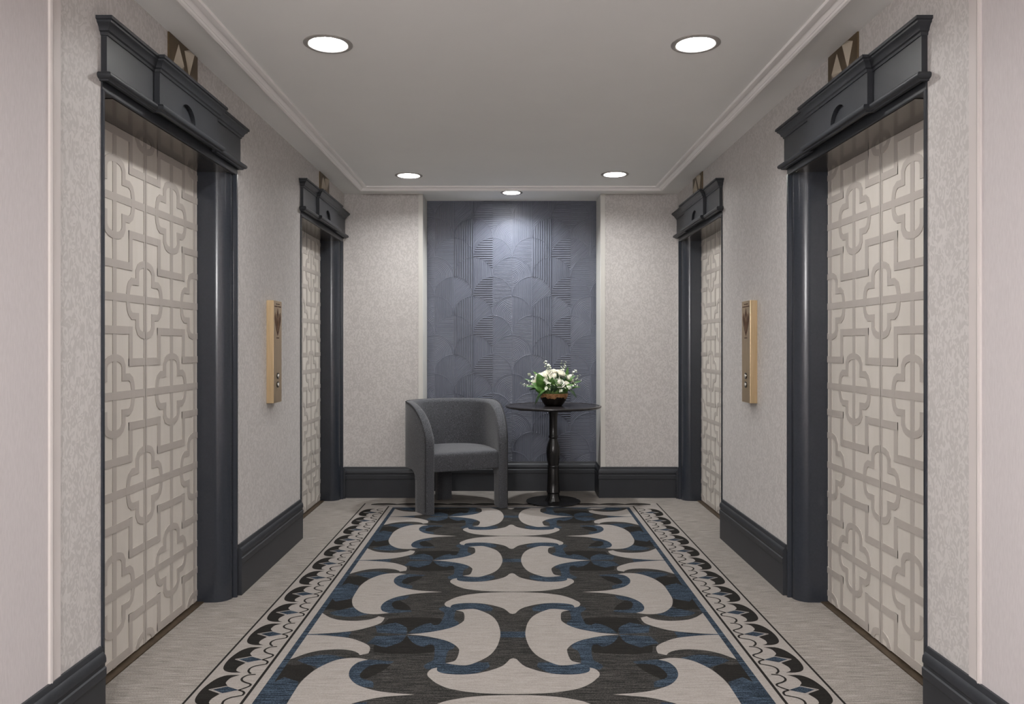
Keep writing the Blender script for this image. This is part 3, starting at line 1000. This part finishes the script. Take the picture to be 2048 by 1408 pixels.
# ------------------------------------------------------------------ flower arrangement
def flowers():
    root = tag(empty('flower_arrangement', (TX + 0.002, TY, TZ + 0.0028)), 'white rose arrangement in a black and gold bowl on the round table', 'flower arrangement')
    rnd = random.Random(11)
    b = MB()
    b.lathe([(0, 0), (0.062, 0), (0.068, 0.002), (0.080, 0.018), (0.098, 0.045), (0.112, 0.075), (0.1165, 0.098), (0.1135, 0.0995), (0.108, 0.076), (0.09, 0.045), (0.07, 0.02), (0, 0.016)], seg=72)
    bowl = b.build('bowl', M['bowl'], root, smooth=50, merge=0.00005)
    bowl['label'] = 'shallow black bowl with uneven gold band'
    b = MB()
    rows = []
    for q in range(5):
        row = []
        for k in range(90):
            a = 2 * PI * k / 90
            lo = 0.066 + 0.006 * math.sin(5 * a + 1) + 0.004 * math.sin(13 * a) + 0.003 * math.sin(23 * a + 2)
            z = lo + (0.1005 - lo) * q / 4
            r = 0.112 + (0.1165 - 0.112) * (z - 0.075) / 0.023 if z > 0.075 else 0.098 + 0.014 * (z - 0.045) / 0.03
            row.append(((r + 0.0012) * math.cos(a), (r + 0.0012) * math.sin(a), z))
        rows.append(row)
    rows.append([(0.1125 * math.cos(2 * PI * k / 90), 0.1125 * math.sin(2 * PI * k / 90), 0.1005) for k in range(90)])
    b.grid(rows, wrap=True)
    b.build('gold_rim', M['gold'], bowl, smooth=60)
    # moss mound the stems stand in
    b = MB()
    rows = [[((0.106 + 0.022 * math.sin(2 * t)) * math.cos(t) ** 0.6 * math.cos(2 * PI * k / 40) * (1 + 0.05 * math.sin(7 * k)), (0.106 + 0.022 * math.sin(2 * t)) * math.cos(t) ** 0.6 * math.sin(2 * PI * k / 40), 0.08 + 0.150 * math.sin(t) * (1 + 0.04 * math.sin(5 * k + 9 * t))) for k in range(40)]
            for t in [PI / 2 * q / 9.05 for q in range(10)]]
    b.grid(rows, wrap=True)
    b.build('foliage', M['leaf_mix'], root, smooth=60)

    def rose_mesh():
        b = MB()
        # tight heart
        rows = [[(0.012 * math.cos(t) * math.cos(a + t * 1.5), 0.012 * math.cos(t) * math.sin(a + t * 1.5), 0.008 + 0.022 * math.sin(t)) for a in [2 * PI * k / 14 for k in range(14)]]
                for t in [-0.4 + (PI / 2 + 0.4) * q / 6 for q in range(7)]]
        b.grid(rows, wrap=True)
        for ring, (cnt, rad, h, open_) in enumerate(((3, 0.014, 0.034, 0.0), (5, 0.022, 0.033, 0.004), (6, 0.030, 0.029, 0.010), (7, 0.036, 0.022, 0.016))):
            for k in range(cnt):
                a0 = 2 * PI * (k + 0.37 * ring) / cnt
                span = 2 * PI / cnt * 0.82
                rows = []
                for q in range(7):
                    t = q / 6
                    wdt = span * (0.55 + 0.55 * math.sin(PI * min(1, t * 0.62 + 0.12)))
                    row = []
                    for p in range(7):
                        s_ = (p - 3) / 3
                        r = rad * (0.35 + 0.65 * math.sin(PI / 2 * min(1.0, t * 1.3))) + open_ * t ** 4 + 0.002 * s_ * s_ * t
                        z = -0.006 + h * t * (1 - 0.14 * s_ * s_ * t) - 0.006 * ring * 0.4
                        row.append((r * math.cos(a0 + s_ * wdt / 2 * 1.25), r * math.sin(a0 + s_ * wdt / 2 * 1.25), z))
                    rows.append(row)
                b.grid(rows)
        return b
    proto = None
    # placed about the bowl centre: x across, y toward the wall, z above the table, size, tilt
    heads = [(-0.070, -0.030, 0.262, 1.15), (0.000, 0.010, 0.285, 1.02), (0.062, -0.005, 0.270, 1.20), (0.038, -0.085, 0.196, 1.15), (0.136, -0.020, 0.232, 1.02),
             (-0.135, 0.010, 0.248, 0.85), (-0.165, -0.015, 0.200, 0.8), (-0.030, 0.075, 0.265, 1.0), (0.085, 0.075, 0.235, 1.0), (0.112, -0.075, 0.190, 0.62), (0.004, -0.045, 0.250, 0.95), (-0.040, -0.070, 0.232, 0.9), (-0.105, 0.085, 0.215, 0.9)]
    for x, y, z, sc in heads:
        if proto is None:
            proto = rose_mesh().build('rose', M['petal'], root, smooth=70, recalc=False)
            o = proto
        else:
            o = proto.copy()
            COL.objects.link(o)
            o.parent = root
        d = Vector((x * 1.1, y * 1.25 - 0.03, 0.16)).normalized()
        o.rotation_euler = d.to_track_quat('Z', 'Y').to_euler()
        o.rotation_euler.rotate_axis('Z', rnd.uniform(0, 6))
        o.location = Vector((x, y, z)) - d * 0.02
        o.scale = (sc * 0.90, sc * 0.90, sc)

    def floret(b, p, d, r, mi=0):
        d = d.normalized()
        s = d.orthogonal().normalized()
        u = d.cross(s)
        a0 = rnd.uniform(0, 6)
        for k in range(5):
            a = a0 + 2 * PI * k / 5
            e = s * math.cos(a) + u * math.sin(a)
            e2 = s * -math.sin(a) + u * math.cos(a)
            b.add([p, p + e * r * 0.55 + e2 * r * 0.36 + d * r * 0.25, p + e * r + d * r * 0.4, p + e * r * 0.55 - e2 * r * 0.36 + d * r * 0.25], [(0, 1, 2, 3)], mi)

    def spray(tip, cnt, spread, fr):
        b = MB()
        base = Vector((tip[0] * 0.35, tip[1] * 0.35, 0.11))
        tip = Vector(tip)
        mid = (base + tip) / 2 + Vector((0, 0, 0.02))
        pts = [base * (1 - t) ** 2 + mid * 2 * t * (1 - t) + tip * t * t for t in [k / 6 for k in range(7)]]
        b.tube(pts, 0.0016, 5, 1, 0.0009)
        ax = (tip - mid).normalized()
        for k in range(cnt):
            t = 0.55 + 0.45 * k / max(1, cnt - 1)
            c = pts[0] * (1 - t) ** 2 + mid * 2 * t * (1 - t) + tip * t * t
            dv = (ax + Vector((rnd.uniform(-1, 1), rnd.uniform(-1, 1), rnd.uniform(-0.5, 1))) * 0.9).normalized()
            p = c + dv * spread * rnd.uniform(0.4, 1.0)
            b.tube([c, p], 0.0008, 4, 1)
            floret(b, p, dv, fr * rnd.uniform(0.8, 1.15))
        return b.build('floret_spray', [M['floret'], M['stem']], root, recalc=False)
    for tip, cnt, sp, fr in (((-0.062, 0.0, 0.345), 11, 0.022, 0.012), ((-0.040, -0.02, 0.322), 9, 0.018, 0.012), ((0.088, 0.0, 0.335), 8, 0.018, 0.012), ((0.07, 0.02, 0.350), 5, 0.014, 0.010),
                             ((-0.245, -0.02, 0.172), 9, 0.022, 0.010), ((-0.20, 0.0, 0.245), 8, 0.022, 0.012), ((-0.19, -0.05, 0.19), 8, 0.018, 0.010),
                             ((0.170, -0.02, 0.270), 9, 0.022, 0.012), ((0.195, -0.03, 0.205), 8, 0.024, 0.011), ((0.165, -0.06, 0.165), 9, 0.022, 0.012), ((0.205, 0.0, 0.235), 6, 0.02, 0.010),
                             ((-0.055, -0.115, 0.140), 12, 0.022, 0.013), ((-0.070, -0.10, 0.205), 12, 0.022, 0.013), ((-0.035, -0.10, 0.175), 9, 0.02, 0.012), ((0.118, -0.11, 0.150), 12, 0.022, 0.013),
                             ((0.055, -0.12, 0.125), 8, 0.02, 0.011), ((-0.02, -0.09, 0.225), 7, 0.016, 0.011), ((-0.15, -0.04, 0.235), 8, 0.02, 0.012)):
        spray(tip, cnt, sp, fr)

    def leaf(p0, p1, wid, m, curl=0.15, up=(0, -0.6, 0.8)):
        b = MB()
        p0, p1 = Vector(p0), Vector(p1)
        ax = p1 - p0
        sd = ax.cross(Vector(up)).normalized()
        nr = sd.cross(ax).normalized()
        rows = []
        for q in range(9):
            t = q / 8
            w = wid * math.sin(PI * (0.04 + 0.96 * t ** 0.8)) ** 0.8
            c = p0 + ax * t + nr * ax.length * curl * math.sin(PI * t)
            rows.append([c + sd * w * k - nr * abs(k) * w * 0.25 for k in (-1, -0.5, 0, 0.5, 1)])
        b.grid(rows)
        return b.build('leaf', m, root, smooth=60, recalc=False)
    L, Dk = M['leaf'], M['leaf_dark']
    for a in (((-0.085, -0.08, 0.135), (-0.135, -0.10, 0.262), 0.050, L), ((-0.085, -0.09, 0.125), (-0.175, -0.10, 0.185), 0.042, L), ((-0.10, -0.08, 0.115), (-0.15, -0.10, 0.130), 0.030, L),
              ((-0.01, -0.10, 0.115), (-0.025, -0.13, 0.180), 0.024, Dk), ((0.01, -0.10, 0.11), (0.005, -0.135, 0.168), 0.024, Dk), ((-0.02, -0.09, 0.15), (-0.015, -0.11, 0.235), 0.024, L),
              ((-0.075, -0.085, 0.135), (-0.155, -0.115, 0.012), 0.013, Dk), ((-0.06, -0.09, 0.140), (-0.135, -0.12, 0.075), 0.012, L), ((0.11, -0.07, 0.140), (0.178, -0.10, 0.065), 0.012, Dk),
              ((0.115, -0.06, 0.130), (0.165, -0.09, 0.105), 0.012, Dk), ((0.09, -0.08, 0.12), (0.125, -0.11, 0.185), 0.022, L), ((0.08, -0.07, 0.13), (0.155, -0.08, 0.175), 0.020, L),
              ((0.10, -0.04, 0.17), (0.175, -0.04, 0.245), 0.016, L), ((0.10, 0.0, 0.18), (0.115, 0.0, 0.315), 0.014, L), ((-0.12, 0.0, 0.15), (-0.235, 0.0, 0.215), 0.013, L),
              ((-0.12, -0.03, 0.14), (-0.225, -0.04, 0.155), 0.015, L), ((-0.13, -0.02, 0.14), (-0.20, -0.04, 0.125), 0.013, Dk), ((-0.10, 0.03, 0.2), (-0.165, 0.03, 0.275), 0.014, L),
              ((0.13, 0.0, 0.16), (0.225, 0.0, 0.195), 0.013, L), ((0.14, -0.03, 0.14), (0.215, -0.05, 0.150), 0.012, L), ((0.03, -0.05, 0.2), (0.022, -0.075, 0.275), 0.010, Dk),
              ((-0.04, -0.07, 0.19), (-0.062, -0.10, 0.262), 0.007, L), ((0.07, -0.05, 0.19), (0.105, -0.07, 0.24), 0.012, Dk), ((0.05, -0.1, 0.12), (0.075, -0.135, 0.14), 0.018, Dk)):
        leaf(*a)


flowers()

# ------------------------------------------------------------------ camera, world, view
cd = bpy.data.cameras.new('camera')
cd.sensor_fit = 'HORIZONTAL'
cd.sensor_width = 36.0
cd.lens = 36.0 * 1550 / 2048
cd.shift_x = 7 / 2048
cd.shift_y = -12 / 2048
cd.clip_start = 0.05
cam = bpy.data.objects.new('camera', cd)
cam.location = (-0.019, 0.0, 1.25)
cam.rotation_euler = (PI / 2, 0, 0)
COL.objects.link(cam)
scene.camera = cam

w = bpy.data.worlds.new('world')
w.use_nodes = True
w.node_tree.nodes['Background'].inputs['Color'].default_value = (0.6, 0.6, 0.6, 1)
w.node_tree.nodes['Background'].inputs['Strength'].default_value = 0.05
scene.world = w

vs = scene.view_settings
vs.view_transform = 'Standard'
vs.look = 'None'
vs.exposure = 0.3
vs.gamma = 1.0
vs.use_curve_mapping = False
scene.cycles.max_bounces = 10
scene.cycles.diffuse_bounces = 8
scene.cycles.sample_clamp_indirect = 8.0
